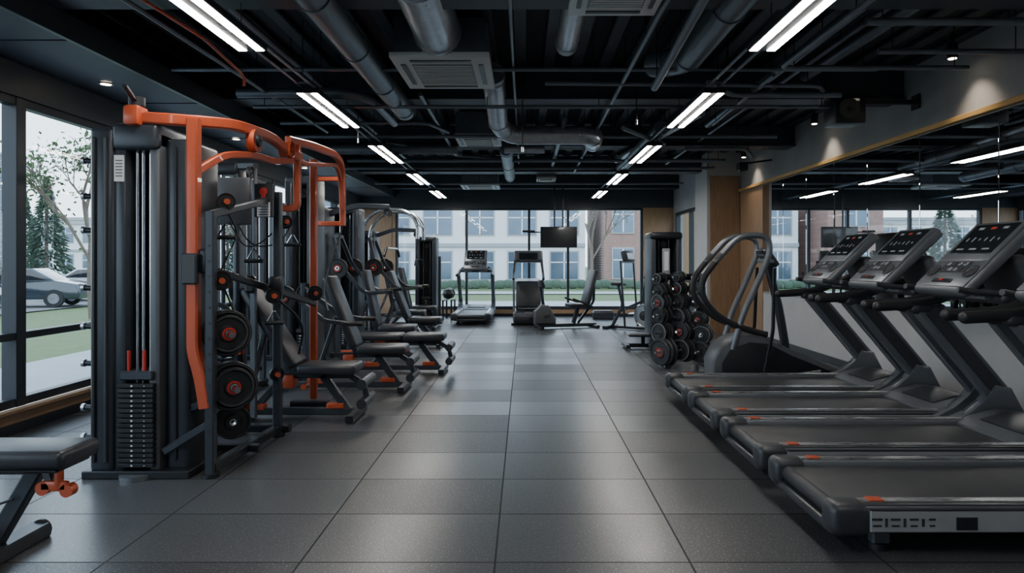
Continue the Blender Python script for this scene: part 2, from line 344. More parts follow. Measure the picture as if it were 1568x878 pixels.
b=B(); b.box((0,0,0),(.32,.3,.30),BLK,bev=.015,seg=2); b.lathe((-.02,-.152,.0),(0,-1,0),[(.02,0),(.1,0),(.11,.01),(.085,.012),(.03,.004)],DK,20)
b.box((.05,-.155,.09),(.08,.01,.03),SILV,bev=.002); b.bar([(.1,0,.1),(.76,.0,.1)],.05,.05,BLK); b.box((.765,0,.1),(.02,.16,.16),BLK); b.finish('wall_speaker',(3.42,7.3,3.0),(0,0,0))
b=B(); b.box((0,0,0),(.14,.2,.14),BLK,bev=.01); b.bar([(.0,0,.05),(.5,0,.12)],.03,.03,BLK); b.finish('wall_speaker',(3.7,11.6,3.0))

# ------------------------------------------------------------------ treadmill
def treadmill():
    b=B()
    b.box((1.0,0,.14),(1.75,.68,.07),BLK)
    b.box((.93,0,.205),(1.72,.60,.03),BELT,bev=.012,seg=2)
    b.cyl((.07,-.30,.178),(.07,.30,.178),.042,BELT,18)
    b.box((.05,0,.115),(.08,.74,.05),DK,bev=.015,seg=2)
    for s in (-1,1):
        b.box((.95,s*.365,.185),(1.64,.125,.125),GR2,bev=.02,seg=2)
        b.box((.95,s*.35,.2505),(1.6,.055,.01),SILV,bev=.003)
        b.box((.95,s*.40,.249),(1.6,.03,.006),DK,bev=.002)
        b.box((.98,s*.43,.178),(1.62,.014,.10),SIL2,bev=.004)
        b.box((.98,s*.43,.235),(1.62,.018,.012),DK,bev=.003)
        b.box((.085,s*.365,.178),(.19,.15,.16),DK,bev=.045,seg=4)
        b.box((.23,s*.35,.2565),(.07,.056,.006),ORG,bev=.001)
        b.box((.62,s*.438,.17),(.10,.006,.06),BLK,bev=.002)
        for i,(w,h) in enumerate([(.05,.012),(.012,.05),(.045,.012),(.012,.05),(.04,.012),(.012,.045),(.03,.012)]):
            b.box((.20+i*.043,s*.438,.175+(.015 if i%2==0 else 0)),(w,.004,h*.8),DK,bev=0)
            if i%2==0: b.box((.20+i*.043,s*.438,.16),(w*.8,.004,.008),DK,bev=0)
        for fx in (.28,1.95):
            b.box((fx,s*.3,.07),(.09,.055,.09),GR2,bev=.01); b.cyl((fx,s*.3,0),(fx,s*.3,.03),.045,RUB,18)
        b.prism([(1.62,.12),(1.66,.235),(1.82,.27),(1.93,.36),(1.99,.50),(2.12,.47),(2.2,.30),(2.26,.12)],s*.36,s*.455,GREY,bev=.02)
        b.bar([(2.07,s*.41,.38),(1.50,s*.41,1.06)],.17,.065,GREY,up=(0,1,0))
        b.bar([(2.05,s*.375,.42),(1.53,s*.375,1.04)],.09,.02,DK,up=(0,1,0))
        b.bar([(2.02,s*.446,.45),(1.55,s*.446,1.01)],.05,.008,GR2,up=(0,1,0))
        b.tube([(1.16,s*.41,1.065),(1.52,s*.41,1.085),(1.72,s*.39,1.17),(1.86,s*.30,1.24)],.038,RUB,fil=.12,seg=14)
        b.ball((1.16,s*.41,1.065),.038,RUB)
        b.box((1.52,s*.41,1.05),(.26,.085,.07),DK,bev=.03,seg=3)
        b.tube([(1.30,s*.30,1.22),(1.42,s*.33,1.2),(1.6,s*.34,1.19)],.02,DK)
    b.prism([(1.66,.10),(1.68,.235),(1.80,.275),(1.98,.325),(2.14,.31),(2.25,.22),(2.27,.09)],-.37,.37,GR2,bev=.025,seg=3)
    b.prism([(1.78,.28),(1.97,.335),(2.1,.325),(2.1,.30),(1.8,.26)],-.22,.22,DK,bev=.008)
    b.box((1.62,0,1.165),(.16,.74,.075),DK,bev=.03,seg=3)
    for s in (-1,1): b.cyl((1.50,s*.08,1.17),(1.50,s*.28,1.17),.018,SILV)
    b.box((1.82,0,1.3),(.10,.45,.3),GR2,rot=(0,-.45,0),bev=.04,seg=3)
    M=Matrix.Translation((1.57,0,1.435))@Matrix.Rotation(-math.radians(44),4,'Y'); b.M=M
    b.box((.0,0,-.035),(.66,.56,.075),GR2,bev=.035,seg=3)
    b.box((.13,0,.004),(.38,.52,.022),GREY,bev=.02,seg=2)
    b.box((.15,0,.014),(.29,.43,.012),SCR,bev=.006)
    b.box((-.17,0,.0),(.25,.53,.018),GREY,bev=.015,seg=2)
    for i in range(3): b.box((.25,-.12+i*.12,.021),(.022,.05,.002),RLED if i==1 else WLED,bev=0)
    for i in range(6): b.box((.14,-.16+i*.062,.021),(.02+.012*((i*5)%3),.012,.002),WLED,bev=0)
    for i in range(3): b.box((.045,-.13+i*.13,.021),(.014,.07,.002),WLED,bev=0)
    b.box((-.12,0,.012),(.1,.26,.01),DK,bev=.004)
    for i in range(4):
        for j in range(2): b.box((-.145+j*.05,-.09+i*.06,.018),(.03,.035,.008),SILV if (i+j)%3 else DK,bev=.003)
    for s in (-1,1):
        b.lathe((-.16,s*.20,.0),(0,0,1),[(.035,-.01),(.052,.012),(.056,.016),(.045,.016),(.034,.004)],DK,18); b.cyl((-.16,s*.20,.002),(-.16,s*.20,.011),.036,RUB,16)
    b.box((-.25,0,.012),(.035,.2,.012),BLK,bev=.005); b.box((-.25,0,.02),(.015,.04,.01),RED,bev=.003)
    b.M=Matrix()
    return b
tm=treadmill().finish('treadmill',(1.45,3.63,0))
for y in (4.63,5.63,6.6): inst(tm,'treadmill',(1.45,y,0))
inst(tm,'treadmill',(-1.17,14.85,0),(0,0,math.pi/2))

# ------------------------------------------------------------------ elliptical
b=B()
def Q(px,py,y=0): return ((px-803)*.00756-2.6,y,1.4-(py-400)*.00756)
pr=[Q(1080,578),Q(1078,548),Q(1090,524),Q(1112,511),Q(1140,508),Q(1175,520),Q(1210,540),Q(1262,556),Q(1262,575),Q(1200,582),Q(1100,584)]
b.prism([(p[0],p[2]) for p in pr],-.20,.20,GR2,bev=.03,seg=3)
pi=[Q(1093,575),Q(1092,550),Q(1105,528),Q(1132,519),Q(1160,521),Q(1195,539),Q(1250,560),Q(1245,576),Q(1160,579)]
b.prism([(p[0],p[2]) for p in pi],-.215,.215,BLK,bev=.008)
b.box((-.45,0,.03),(.12,.7,.06),BLK,bev=.02,seg=2); b.box((.85,0,.03),(.12,.6,.06),BLK,bev=.02,seg=2); b.box((.3,0,.06),(1.4,.1,.06),BLK)
for s in (-1,1):
    yy=s*.20
    P=[Q(1108,530,s*.19),Q(1122,480,s*.2),Q(1145,430,yy),Q(1164,385,yy),Q(1158,362,yy),Q(1118,362,yy),Q(1082,402,yy)]
    b.tube(P,.034,GREY,fil=.14,seg=14,n=7)
    P2=[Q(1082,402,yy),Q(1062,428,yy),Q(1064,455,yy),Q(1090,484,yy),Q(1125,500,yy),Q(1158,508,yy)]
    b.tube([Q(1092,390,yy)]+P2,.034,RUB,fil=.12,seg=14,n=6)
    b.bar([Q(1165,410,s*.28),Q(1162,500,s*.3),Q(1150,560,s*.3)],.035,.03,BLK,up=(0,1,0))
    b.box(Q(1125,573,s*.33),(.42,.14,.05),RUB,bev=.02,seg=2); b.bar([Q(1110,577,s*.33),Q(1230,560,s*.3)],.04,.04,SILV,up=(0,0,1))
b.bar([Q(1162,400,-.28),Q(1162,400,.28)],.04,.04,GREY)
b.bar([Q(1200,560),Q(1185,470),Q(1170,410)],.08,.08,SHR,up=(0,1,0))
b.box(Q(1168,395),(.08,.30,.24),DK,rot=(0,-.6,0),bev=.03,seg=2); b.box(Q(1162,393),(.03,.24,.16),SCR,rot=(0,-.6,0),bev=.01)
b.finish('elliptical_trainer',(2.6,7.75,0))
# ------------------------------------------------------------------ weight tower
def tower(b,w,d,h,c1=SHR,c2=BLK,plates=14,cap=None,back=True):
    b.box((0,0,.035),(w+.04,d+.06,.07),c2,bev=.01)
    sw=.09 if back else .06
    for s in (-1,1): b.box((s*(w/2-sw/2),0,h/2),(sw,d if back else d*.4,h-.08),c1,bev=.025,seg=3)
    if back: b.box((0,d/2-.02,h/2),(w-.14,.03,h-.2),c2,bev=.004)
    b.box((0,0,h-.045),(w,d if back else d*.5,.11),cap or c1,bev=.035,seg=3)
    for s in (-1,1): b.cyl((s*w*.16,-d*.12,.06),(s*w*.16,-d*.12,h-.1),.012,CHR,10)
    b.cyl((0,-d*.12,.4),(0,-d*.12,h-.1),.004,RUB,6)
    for i in range(plates):
        b.box((0,-d*.12,.09+i*.034),(w-.24,d*.55,.030),c2 if i%2 else RUB,bev=.004)
        b.box((.0,-d*.12-d*.277,.09+i*.034),(.03,.003,.012),WHT,bev=0)
    b.box((0,-d*.12,.09+plates*.034+.02),(w-.22,d*.5,.05),SHR,bev=.008)
    b.wheel((0,-d*.12,h-.18),(0,1,0),.06,.03)
    b.cyl((0,-d*.45,.09+plates*.017),(0,-d*.12,.09+plates*.017),.008,RED,8)
def pad(b,c,size,rot=None): b.box(c,size,VIN,rot=rot,bev=.03,seg=3)

# ------------------------------------------------------------------ cable crossover with orange frame
O=V((-2.4,4.9,0))
b=B(); b.M=Matrix.Translation(-O)
b.bx(-2.84,-2.15,4.37,5.0,0,.05,BLK)
b.bx(-2.81,-2.65,4.40,4.85,.03,2.27,SHR,bev=.035,seg=3)
b.bx(-2.785,-2.76,4.385,4.41,.1,2.2,BLK)
b.bx(-2.71,-2.685,4.385,4.41,.1,2.2,DK)
b.bx(-2.66,-2.58,4.42,4.85,.03,2.24,SHR,bev=.02,seg=2)
b.bx(-2.43,-2.36,4.42,4.85,.03,2.24,GR2,bev=.02,seg=2)
b.bx(-2.66,-2.36,4.39,4.85,2.12,2.29,SHR,bev=.03,seg=3)
b.bx(-2.58,-2.42,4.80,4.83,.05,2.2,BLK)
b.bx(-2.36,-2.34,4.5,4.8,.03,2.2,BLK)
b.bx(-2.34,-2.19,4.46,4.9,.03,2.20,SHR,bev=.03,seg=3)
b.bx(-2.285,-2.265,4.445,4.47,.1,2.15,BLK)
for xx in (-2.55,-2.51,-2.46): b.cyl((xx,4.5,.06),(xx,4.5,2.15),.012,CHR,12)
for i in range(17):
    b.box((-2.5,4.48,.085+i*.032),(.235,.20,.027),RUB if i%2 else BLK,bev=.004)
    b.box((-2.52,4.378,.085+i*.032),(.012,.003,.010),WHT,bev=0); b.box((-2.44,4.378,.085+i*.032),(.008,.003,.005),WHT,bev=0)
b.box((-2.5,4.48,.66),(.22,.18,.06),SHR,bev=.01)
for xx in (-2.56,-2.46): b.cyl((xx,4.42,.69),(xx,4.42,.82),.011,RED,10)
b.lathe((-2.5,4.40,.0),(0,0,1),[(.01,0),(.1,0),(.1,.03),(.01,.03)],GREY,20)
b.box((-2.62,4.414,2.0),(.065,.006,.17),WHT,bev=0)
for i in range(6): b.box((-2.62,4.410,2.05-i*.02),(.045,.002,.006),DK,bev=0)
for z in (2.07,1.83,1.60,1.21,.95,.70,.40,.2):
    b.cyl((-2.81,4.62,z),(-2.985,4.62,z+.01),.019,BLK,12); b.cyl((-2.83,4.62,z),(-2.85,4.62,z),.036,DK,14); b.cyl((-2.97,4.62,z+.01),(-2.99,4.62,z+.01),.026,SILV,12)
S=.085
b.bar([(-2.14,4.42,2.32),(-2.14,4.42,.82),(-2.09,4.42,.64),(-2.06,4.42,.45)],.075,.075,ORG,up=(0,1,0))
b.bx(-2.56,-2.46,4.34,4.48,2.27,2.40,ORG,bev=.02,seg=2); b.cyl((-2.51,4.42,2.4),(-2.51,4.42,2.46),.05,BLK); b.bar([(-2.51,4.42,2.42),(-2.46,4.2,2.48)],.03,.02,BLK)
b.bar([(-2.5,4.42,2.33),(-2.2,4.42,2.31),(-2.04,4.8,2.36),(-2.02,5.45,2.39),(-1.99,5.85,2.30),(-1.98,6.0,2.32)],.065,.075,ORG,fil=.18)
b.bar([(-2.14,4.44,1.98),(-2.06,4.68,2.13),(-2.02,5.1,2.19),(-2.01,5.5,2.2),(-1.99,5.85,2.26)],.045,.05,ORG,fil=.12)
b.bar([(-1.99,5.75,2.42),(-1.97,6.3,2.47),(-1.95,7.05,2.50),(-1.95,7.33,2.42),(-1.95,7.33,1.78)],.055,.065,ORG,fil=.2)
b.bar([(-1.99,5.8,2.34),(-1.97,6.05,2.26),(-1.96,6.6,2.33),(-1.95,7.1,2.40),(-1.95,7.25,2.25),(-1.95,7.28,1.95)],.035,.04,ORG,fil=.15)
b.bar([(-1.98,5.95,2.42),(-1.98,5.95,1.86),(-2.32,5.95,1.86)],.06,.05,ORG,up=(0,1,0),fil=.05)
b.bar([(-1.95,7.33,1.80),(-2.25,7.33,1.80)],.06,.05,ORG)
b.lathe((-2.0,5.05,2.29),(1,0,0),[(.01,-.03),(.085,-.03),(.085,.03),(.01,.03)],ORG,24); b.lathe((-1.965,5.05,2.29),(1,0,0),[(.01,-.01),(.05,-.01),(.04,.012),(.01,.012)],BLK,20)
b.wheel((-2.0,5.75,2.34),(1,0,0),.07,.1,ORG)
b.bar([(-1.99,6.45,.1),(-1.99,6.45,2.36)],.065,.065,ORG,up=(0,1,0)); b.bar([(-2.2,6.45,.04),(-1.85,6.45,.04)],.09,.08,BLK)
b.bar([(-2.13,4.6,1.35),(-1.97,6.42,1.0)],.04,.05,BLK)
b.bar([(-2.03,4.42,.0),(-2.03,4.42,1.72)],.06,.06,SHR,up=(0,1,0))
b.bar([(-1.97,5.45,0),(-1.97,5.45,1.95)],.065,.065,SHR,up=(0,1,0))
b.bar([(-2.03,4.42,.06),(-1.97,5.5,.06)],.07,.06,BLK)
b.bar([(-2.03,4.42,.35),(-2.34,4.45,.16)],.05,.05,SHR)
b.bar([(-2.03,4.42,.50),(-2.35,4.6,.36)],.05,.05,SHR)
b.bar([(-2.3,4.9,.06),(-1.9,4.9,.06)],.06,.05,BLK); b.bar([(-2.75,5.5,.06),(-1.88,5.48,.06)],.07,.06,BLK)
b.bar([(-2.03,4.42,1.70),(-2.0,5.45,1.9)],.05,.05,SHR)
for q in ((-2.03,4.42),(-1.97,5.45),(-2.8,4.45)): b.cyl((q[0],q[1],0),(q[0],q[1],.025),.055,RUB,16)
for z in [.3+.1*i for i in range(13)]:
    b.cyl((-2.03,4.385,z),(-2.03,4.392,z),.009,DK,8)
ax=V((.55,-.83,0)).normalized()
for (cx,cy,cz,r) in ((-1.96,4.52,.92,.155),(-1.94,4.55,.56,.165)):
    c=V((cx,cy,cz)); b.cyl(c-ax*.2,c+ax*.14,.02,CHR,12)
    for k in range(3):
        rr=r*(1 if k<2 else .8); b.plate(c+ax*(-.08+k*.045),ax,rr,.04,RUB,ring=RED if k==2 else None)
        b.lathe(c+ax*(-.08+k*.045),ax,[(.9*rr,-.0205),(.93*rr,-.0205),(.93*rr,.0212),(.9*rr,.0212)],GR2,28)
b.plate((-2.03,4.75,.28),ax,.12,.04)
for (c,r) in (((-2.0,4.5,1.27),.065),((-1.95,5.3,1.13),.06),((-2.02,4.62,1.8),.06),((-1.96,5.6,1.72),.055),((-1.95,6.35,1.1),.07),((-1.97,5.43,.5),.055)):
    b.wheel(c,ax,r,.035,BLK); b.cyl(V(c)-ax*.05,V(c)+ax*.05,.02,ORG,10)
b.box((-2.06,4.45,1.40),(.1,.1,.16),BLK,bev=.02,seg=2); b.box((-1.97,5.42,1.2),(.1,.1,.16),BLK,bev=.02,seg=2); b.box((-2.145,4.38,1.35),(.1,.05,.2),DK,bev=.01)
b.bx(-2.42,-2.12,5.28,5.33,1.68,2.05,GREY,bev=.03,seg=2)
b.box((-2.02,5.30,1.87),(.15,.02,.26),DK,bev=.01); b.box((-2.02,5.287,1.80),(.10,.004,.11),WHT,bev=0)
for i in range(5): b.box((-2.02,5.283,1.84-i*.02),(.08,.002,.006),DK,bev=0)
b.lathe((-2.02,5.288,1.94),(0,-1,0),[(.004,0),(.032,0),(.03,.006),(.004,.008)],RED,16); b.box((-2.02,5.283,1.90),(.03,.01,.04),RED,bev=.01)
def cable(pts,r=.006,m=RUB): b.tube(pts,r,m,fil=.3,n=8,seg=6)
cable([(-2.02,4.62,1.75),(-1.97,4.7,1.6),(-2.1,4.9,1.5),(-2.02,4.5,1.3)])
cable([(-1.98,5.95,1.86),(-2.05,5.8,1.55),(-2.2,5.5,1.5),(-2.3,5.4,1.75)])
cable([(-1.96,5.6,1.72),(-2.15,5.3,1.45),(-2.25,5.2,1.7)])
cable([(-1.95,7.33,1.78),(-2.1,7.1,1.1),(-1.95,6.8,.9)],.008)
cable([(-2.0,4.5,1.27),(-1.93,4.6,1.0),(-1.93,4.7,.62)])
cable([(-1.95,5.3,1.13),(-1.8,5.6,.9),(-1.95,5.9,.6)],.01)
for p in ((-2.02,4.62,1.66),(-2.0,5.9,1.64),(-1.94,5.3,1.02),(-2.1,5.3,1.5)):
    b.tube([(p[0]-.06,p[1],p[2]-.1),(p[0],p[1],p[2]),(p[0]+.06,p[1],p[2]-.1)],.006,CHR,fil=.02); b.cyl((p[0]-.07,p[1],p[2]-.1),(p[0]+.07,p[1],p[2]-.1),.016,RUB,10)
b.M=Matrix.Translation(V((-2.72,6.0,0))-O)
tower(b,.5,.45,2.25,c1=SHR,back=False)
b.bar([(.38,-.1,.05),(.38,-.1,2.2)],.05,.05,GREY,up=(0,1,0)); b.box((.38,-.16,1.2),(.09,.07,.15),BLK,bev=.02)
b.cyl((.38,-.15,1.2),(.38,-.15,2.15),.005,RUB,6)
b.wheel((.38,-.17,2.15),(1,0,0),.06,.03); b.bar([(0,0,2.23),(.4,-.1,2.22)],.08,.06,SHR)
b.M=Matrix()
b.finish('cable_crossover_machine',O)
b=B(); tower(b,.34,.45,2.38,c1=SHR,c2=RUB); b.bar([(.0,-.1,2.36),(.45,-.1,2.36)],.07,.05,ORG); b.bar([(.15,0,.05),(.3,0,.05)],.07,.05,BLK); b.finish('cable_pulley_station',(-2.60,8.1,0))

# ------------------------------------------------------------------ smith machine behind
b=B()
for sx in (-.45,.45):
    for sy in (-.55,.55):
        b.bar([(sx,sy,0),(sx,sy,2.3)],.06,.06,SHR,up=(0,1,0)); b.cyl((sx,sy,0),(sx,sy,.02),.06,RUB)
    b.bar([(sx,-.55,2.27),(sx,.55,2.27)],.06,.06,SHR); b.bar([(sx,-.62,.05),(sx,.62,.05)],.07,.06,BLK)
    for sy in (-.3,.3): b.cyl((sx*.8,sy,.08),(sx*.8,sy,2.25),.014,CHR)
for sy in (-.55,.55): b.bar([(-.45,sy,2.27),(.45,sy,2.27)],.06,.06,SHR)
b.bar([(-.45,.55,.2),(.45,.55,.2)],.06,.06,BLK)
b.cyl((-.7,-.3,1.15),(.7,-.3,1.15),.016,CHR)
for s in (-1,1):
    for k in range(3): b.plate((s*(.52+.045*k),-.3,1.15),(1,0,0),.17-.03*k,.04,RUB,RED if k==2 else None)
b.box((.1,-.1,.62),(.05,.05,.3),ORG)
b.finish('smith_machine',(-3.38,7.1,0))

# ------------------------------------------------------------------ benches / seated machines
def bench(b,inc=1.0,frame=SHR,orange=True,leg=True,flat=False):
    b.bar([(-.85,0,.06),(.45,0,.06)],.07,.06,frame)
    b.bar([(-.85,-.32,.04),(-.85,.32,.04)],.06,.06,BLK); b.bar([(.48,-.26,.04),(.48,.26,.04)],.07,.06,BLK)
    for yy in (-.3,.3): b.cyl((-.85,yy,0),(-.85,yy,.03),.04,RUB,12)
    b.bar([(.42,0,.05),(.18,0,.38)],.07,.06,frame,up=(0,1,0)); b.bar([(-.45,0,.05),(-.15,0,.38)],.06,.06,frame,up=(0,1,0))
    b.bar([(-.25,0,.38),(.42,0,.38)],.06,.05,frame)
    pad(b,(.25,0,.45),(.52,.34,.085))
    if flat: pad(b,(-.38,0,.45),(.72,.34,.085))
    else:
        L=.82; c=V((-.04-math.cos(inc)*L/2,0,.47+math.sin(inc)*L/2)); pad(b,c,(L,.34,.09),rot=(0,inc,0))
        b.bar([(-.05,0,.40),(-.08-math.cos(inc)*.6,0,.40+math.sin(inc)*.6)],.05,.04,frame,up=(0,1,0))
        b.bar([(-.5,0,.08),(-.10-math.cos(inc)*.45,0,.42+math.sin(inc)*.4)],.045,.045,frame,up=(0,1,0))
    if orange:
        b.box((-.12,0,.33),(.12,.14,.12),ORG,bev=.015,seg=2); b.cyl((.05,-.05,.30),(.05,-.14,.30),.026,ORG,12)
        b.box((-.45,0,.10),(.24,.085,.06),ORG,bev=.01); b.box((.30,0,.11),(.16,.085,.05),ORG,bev=.01)
    if leg:
        b.bar([(.42,0,.38),(.55,0,.30),(.58,0,.15)],.05,.05,frame,up=(0,1,0))
        for z in (.16,.33): b.cyl((.57,-.2,z),(.57,.2,z),.045,VIN,14)
def seated(h=2.2,frame=SHR,boom=True,arm=True,tw=.5,inc=1.35,c1=SHR,tx=-.95,orange=True,arch=False):
    b=B(); b.M=Matrix.Translation((tx,0,0)); tower(b,tw,.5,h,c1=c1,c2=BLK); b.M=Matrix()
    bench(b,inc=inc,frame=frame,leg=False,orange=orange)
    b.bar([(tx,0,.05),(-.85,0,.05)],.07,.06,frame)
    if boom:
        b.bar([(tx+.2,0,h-.08),(-.35,0,h+.04),(.12,0,h+.02)],.07,.08,frame,fil=.1)
        b.wheel((.1,0,h-.06),(0,1,0),.06,.03); b.cyl((.16,0,h-.06),(.16,0,h-.55),.005,RUB,6)
        b.tube([(.16,-.55,h-.68),(.16,-.4,h-.57),(.16,.4,h-.57),(.16,.55,h-.68)],.014,CHR,fil=.05)
        for s in (-1,1): b.tube([(.16,s*.42,h-.585),(.16,s*.55,h-.68)],.02,RUB,fil=0)
    if arm:
        for s in (-1,1):
            b.bar([(-.62,s*.2,1.75),(-.50,s*.36,1.35),(-.15,s*.38,.95),(.18,s*.36,.98)],.05,.05,frame,up=(0,1,0),fil=.12)
            b.cyl((.05,s*.36,.975),(.24,s*.36,.985),.026,RUB); b.plate((-.5,s*.44,1.3),(0,1,0),.14,.04,RUB,RED)
        b.bar([(-.62,-.25,1.75),(-.62,.25,1.75)],.05,.05,frame)
        b.bar([(-.62,0,.06),(-.62,0,1.8)],.07,.07,frame,up=(0,1,0))
    if arch:
        for s in (-1,1): b.tube([(-.6,s*.32,.05),(-.6,s*.32,h-.3),(-.3,s*.36,h),(.2,s*.36,h-.02),(.42,s*.36,h-.25),(.42,s*.36,h-.55)],.032,SILV,fil=.25,n=8)
        b.tube([(-.2,-.36,h),(-.2,.36,h)],.028,SILV); b.cyl((.42,-.36,h-.3),(.42,.36,h-.3),.02,CHR)
    return b
b=B(); bench(b,inc=1.0); b.bar([(-.85,-.3,.04),(-.85,-.3,1.0)],.05,.05,SHR,up=(0,1,0)); b.bar([(-.85,.3,.04),(-.85,.3,1.0)],.05,.05,SHR,up=(0,1,0))
for s in (-1,1): b.tube([(-.85,s*.3,.98),(-.6,s*.3,1.04),(-.45,s*.28,.9),(-.42,s*.28,.75)],.02,RUB)
b.box((-.55,-.2,.62),(.22,.03,.06),ORG,bev=.01)
b.finish('incline_weight_bench',(-1.98,6.1,0))
b=B(); bench(b,inc=1.2)
for s in (-1,1):
    b.bar([(-.7,s*.3,.04),(-.72,s*.3,1.15)],.05,.05,SHR,up=(0,1,0)); b.plate((-.70,s*.38,1.02),(0,1,0),.13,.04,RUB,RED)
    b.bar([(-.72,s*.3,1.1),(-.3,s*.32,.78),(.0,s*.32,.74)],.045,.045,SHR,up=(0,1,0)); b.cyl((-.1,s*.32,.75),(.1,s*.32,.745),.025,RUB)
b.finish('chest_press_bench',(-1.78,7.42,0))
seated(2.15,tw=.45).finish('lat_pulldown_machine',(-2.05,9.75,0))
b=B(); bench(b,flat=True); b.finish('flat_weight_bench',(-1.50,8.6,0))
seated(2.25,boom=False,tw=.5,inc=1.2,tx=-1.05).finish('chest_press_machine',(-1.85,11.1,0))
seated(2.35,frame=SILV,boom=False,arm=False,arch=True,c1=SIL2,tx=-.95,orange=False).finish('shoulder_press_machine',(-2.35,12.7,0))
seated(2.0,boom=True,arm=False,tx=-.9,tw=.4).finish('seated_row_machine',(-2.3,13.9,0))
b=B(); tower(b,.46,.5,1.92,c1=SHR); b.bar([(.0,-.2,.05),(.35,-.2,.05)],.07,.06,BLK); b.bar([(.3,-.2,.05),(.3,-.2,1.5)],.06,.06,SHR,up=(0,1,0)); b.finish('cable_pulley_station',(-2.15,15.1,0))
b=B(); tower(b,.45,.5,2.25,c1=SHR); b.finish('cable_pulley_station',(-3.75,9.9,0))
b=B(); tower(b,.45,.5,2.2,c1=SIL2); b.finish('cable_pulley_station',(-3.75,11.6,0))

# foreground bench
b=B()
pad(b,(-.62,0,.50),(1.22,.29,.085)); b.box((-.62,0,.45),(1.14,.24,.02),BLK)
b.bar([(-1.1,0,.43),(-.12,0,.43)],.06,.05,SHR)
b.bar([(-.22,0,.43),(-.44,0,.05)],.075,.06,SHR,up=(0,1,0)); b.bar([(-.40,-.27,.035),(-.40,.27,.035)],.11,.07,SHR); b.bar([(-1.2,0,.05),(-.40,0,.05)],.07,.06,SHR)
for s in (-1,1): b.cyl((-.40,s*.27,.035),(-.40,s*.285,.035),.05,RUB)
b.bar([(-1.1,0,.43),(-1.2,0,.05)],.06,.06,SHR,up=(0,1,0)); b.bar([(-1.2,-.25,.035),(-1.2,.25,.035)],.08,.07,SHR)
b.bar([(-.15,-.04,.43),(-.12,-.05,.36)],.04,.03,BLK,up=(0,1,0))
b.box((-.10,-.06,.365),(.13,.03,.05),ORG,bev=.012,seg=2); b.box((-.08,-.06,.40),(.035,.035,.09),ORG,bev=.012,seg=2); b.cyl((-.15,-.075,.355),(-.15,-.03,.355),.032,ORG,14); b.cyl((-.04,-.075,.345),(-.04,-.03,.345),.030,ORG,14)
b.cyl((-.42,-.06,.13),(-.42,-.1,.13),.028,ORG,14); b.cyl((-.42,-.02,.13),(-.42,-.09,.13),.012,BLK)
b.tube([(-.3,-.05,.3),(-.45,-.08,.25),(-.52,-.06,.12),(-.42,-.05,.1)],.006,RUB,fil=.1)
b.finish('adjustable_weight_bench',(-2.06,3.2,0))

# ------------------------------------------------------------------ right side tower + plate rack + bike
b=B(); tower(b,.5,.55,1.85,c1=SHR)
b.box((0,-.26,1.0),(.12,.03,1.2),SIL2,bev=.01); b.box((0,-.285,1.4),(.07,.006,.3),WHT,bev=0)
b.box((0,-.02,1.80),(.52,.58,.12),BLK,bev=.05,seg=4)
b.bar([(-.25,-.15,.05),(-.62,-.15,.05)],.07,.06,BLK); b.bar([(-.62,-.4,.05),(-.62,.1,.05)],.07,.06,BLK); b.box((-.42,-.15,.22),(.36,.3,.05),VIN,bev=.02); b.bar([(-.35,-.15,.05),(-.35,-.15,.2)],.06,.06,BLK,up=(0,1,0))
b.finish('weight_stack_machine',(2.25,11.1,0))
b=B()
for sx in (-.28,.28):
    b.bar([(sx,-.3,0),(sx*.9,.05,1.22)],.06,.05,BLK,up=(0,1,0)); b.bar([(sx,.35,0),(sx*.9,.05,1.22)],.06,.05,BLK,up=(0,1,0)); b.bar([(sx,-.4,.03),(sx,.42,.03)],.07,.05,BLK)
b.bar([(-.28,.05,1.2),(.28,.05,1.2)],.05,.05,BLK)
for j,z in enumerate((.24,.46,.66,.84,1.02,1.16)):
    b.bar([(-.28,-.24+.27*z,z),(.28,-.24+.27*z,z)],.04,.04,BLK)
    for i,xx in enumerate((-.22,.02,.24)):
        axr=V((-.95+.25*i+random.uniform(-.15,.15),-.68,random.uniform(-.08,.08))).normalized()
        r=(.20,.165,.15,.135,.12,.08)[j]*(1-.08*i)*random.uniform(.9,1.08); c=V((xx,-.28+.27*z,z+random.uniform(-.03,.03)))
        b.cyl(c,c+axr*.26,.016,CHR,10)
        for k in range(3):
            rr=r*(1-.07*k); q=c+axr*(.06+k*.055); b.plate(q,axr,rr,.04,RUB if (i+j)%3 else DK,RED if k==2 and (i+2*j)%3==0 else None)
            b.lathe(q,axr,[(.9*rr,-.0205),(.94*rr,-.0205),(.94*rr,.0215),(.9*rr,.0215)],SIL2 if (i+j+k)%2 else DK,24)
b.finish('weight_plate_rack',(2.14,9.25,0))
b=B()
b.bar([(0,-.55,.04),(0,.5,.04)],.07,.05,BLK)
for yy in (-.55,.5): b.bar([(-.25,yy,.035),(.25,yy,.035)],.08,.06,BLK)
b.lathe((0,-.3,.30),(1,0,0),[(.04,-.02),(.2,-.02),(.21,-.03),(.235,-.03),(.24,0),(.235,.03),(.21,.03),(.2,.02),(.04,.02)],SILV,30); b.lathe((0,-.3,.30),(1,0,0),[(.01,-.05),(.1,-.04),(.1,.04),(.01,.05)],DK,20)
b.bar([(0,-.35,.3),(0,-.28,.75),(0,-.35,1.05)],.06,.05,SHR,up=(1,0,0)); b.bar([(0,-.28,.6),(0,.3,.35)],.06,.05,SHR); b.bar([(0,.45,.05),(0,.2,.5),(0,.3,.9)],.06,.05,SHR,up=(1,0,0))
b.box((0,.3,.93),(.2,.28,.07),VIN,bev=.03,seg=3)
